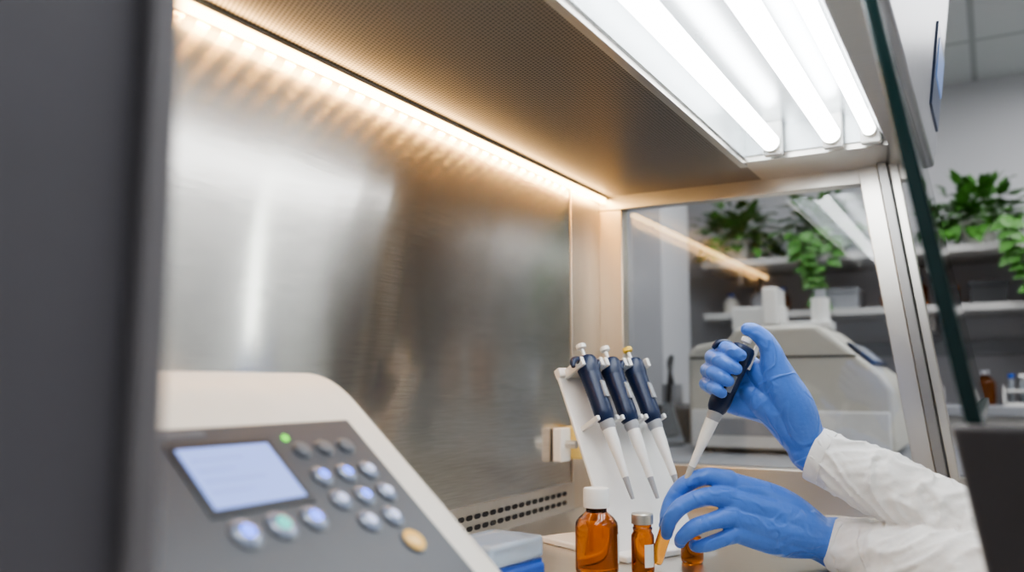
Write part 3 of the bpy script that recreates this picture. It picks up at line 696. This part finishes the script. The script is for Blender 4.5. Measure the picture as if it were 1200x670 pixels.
def pothos(x,y,z,spread,nleaf,trails):
    r=root('potted_pothos',(x,y,z))
    lathe('pot',[(0.045,0),(0.05,0.002),(0.066,0.09),(0.070,0.092),(0.070,0.105),(0.062,0.105),(0.058,0.09)],WHITEP,Matrix.Translation((x,y,z)),r,28)
    lathe('soil',[(0.058,0.08),(0.058,0.094)],SOIL,Matrix.Translation((x,y,z)),r,20)
    V=[];Fc=[]
    def leaf(p,dirn,up,L):
        dd=Vector(dirn).normalized(); u=Vector(up); sd=dd.cross(u)
        if sd.length<1e-3: sd=Vector((1,0,0))
        sd.normalize(); u=sd.cross(dd); b=len(V)
        c=[(0,0,0),(0.18,0.30,0.04),(0.45,0.38,0.03),(0.75,0.22,-0.05),(1.05,0,-0.18),(0.75,-0.22,-0.05),(0.45,-0.38,0.03),(0.18,-0.30,0.04),(0.45,0,-0.04),(0.75,0,-0.09)]
        for l,w,h in c: V.append(p+dd*l*L+sd*w*L+u*h*L)
        for q in ((0,1,2,8),(8,2,3,9),(9,3,4),(0,8,6,7),(8,9,5,6),(9,4,5)): Fc.append(tuple(b+i for i in q))
    c0=Vector((x,y,z+0.10)); stems=[]
    for k in range(nleaf):
        a=random.uniform(0,2*math.pi); e=random.uniform(-0.35,1.35); q=random.uniform(0.35,1)
        dv=Vector((math.cos(a)*math.cos(e)*0.7,math.sin(a)*math.cos(e),max(-0.3,math.sin(e))*0.85))
        p=c0+dv*spread*q
        if p.x>X1-0.10: p.x=X1-0.10-random.random()*0.1
        leaf(p,dv+Vector((random.uniform(-.5,.2),random.uniform(-.5,.5),random.uniform(-.7,.1))),Vector((random.uniform(-.4,.1),random.uniform(-.3,.3),1)),random.uniform(0.045,0.08))
        if k%4==0: stems.append((c0,p))
    for (ty,ln) in trails:
        prev=c0.copy()
        for s in range(int(ln/0.03)):
            t=s*0.03; p=Vector((3.64-0.01*math.sin(t*20), y+ty+0.03*math.sin(t*14+ty*40), z+0.09-t))
            stems.append((prev,p)); prev=p
            leaf(p,(random.uniform(-.6,.0),random.choice((-1,1))*random.uniform(.4,1),random.uniform(-.9,-.1)),(-1,0,0.6),random.uniform(0.045,0.07))
    mk('leaves',V,Fc,LEAF,r,smooth=True,angle=60)
    SV=[];SF=[]
    for a_,b_ in stems:
        dd=(b_-a_)
        if dd.length<1e-4: continue
        Mx=frame(a_,dd); b=len(SV)
        for zz in (0,dd.length):
            for k in range(5): an=2*math.pi*k/5; SV.append(Mx@Vector((0.0018*math.cos(an),0.0018*math.sin(an),zz)))
        for k in range(5): SF.append((b+k,b+(k+1)%5,b+5+(k+1)%5,b+5+k))
    mk('stems',SV,SF,LEAF,r)
pothos(3.83,0.99,0.536,0.20,190,((0.03,0.10),))
pothos(3.83,0.62,0.536,0.22,240,((-0.05,0.30),(0.06,0.22),(0.0,0.34),(0.02,0.28)))
pothos(3.83,0.02,0.536,0.21,240,((-0.13,0.36),(-0.20,0.26),(-0.08,0.2)))
pothos(3.83,-0.36,0.536,0.16,130,((0.02,0.26),))

# ------------------------------------------------------------------ world, camera
w=bpy.data.worlds.new('World'); bpy.context.scene.world=w; w.use_nodes=True
w.node_tree.nodes['Background'].inputs[0].default_value=(0.5,0.55,0.6,1); w.node_tree.nodes['Background'].inputs[1].default_value=0.3
try: bpy.context.scene.view_settings.look='AgX - Medium High Contrast'
except Exception as e: print(e)

cd=bpy.data.cameras.new('camera'); cam=bpy.data.objects.new('camera',cd); COL.objects.link(cam)
cd.sensor_width=36; cd.lens=30; cd.clip_start=0.02
cam.matrix_world=Matrix(((HR.x,HU.x,-HF.x,0),(HR.y,HU.y,-HF.y,0),(HR.z,HU.z,-HF.z,0),(0,0,0,1)))
cd.dof.use_dof=True; cd.dof.focus_distance=1.25; cd.dof.aperture_fstop=2.4
bpy.context.scene.camera=cam
for o in list(bpy.context.scene.objects):
    if o.parent is None: o.location.z += ZO
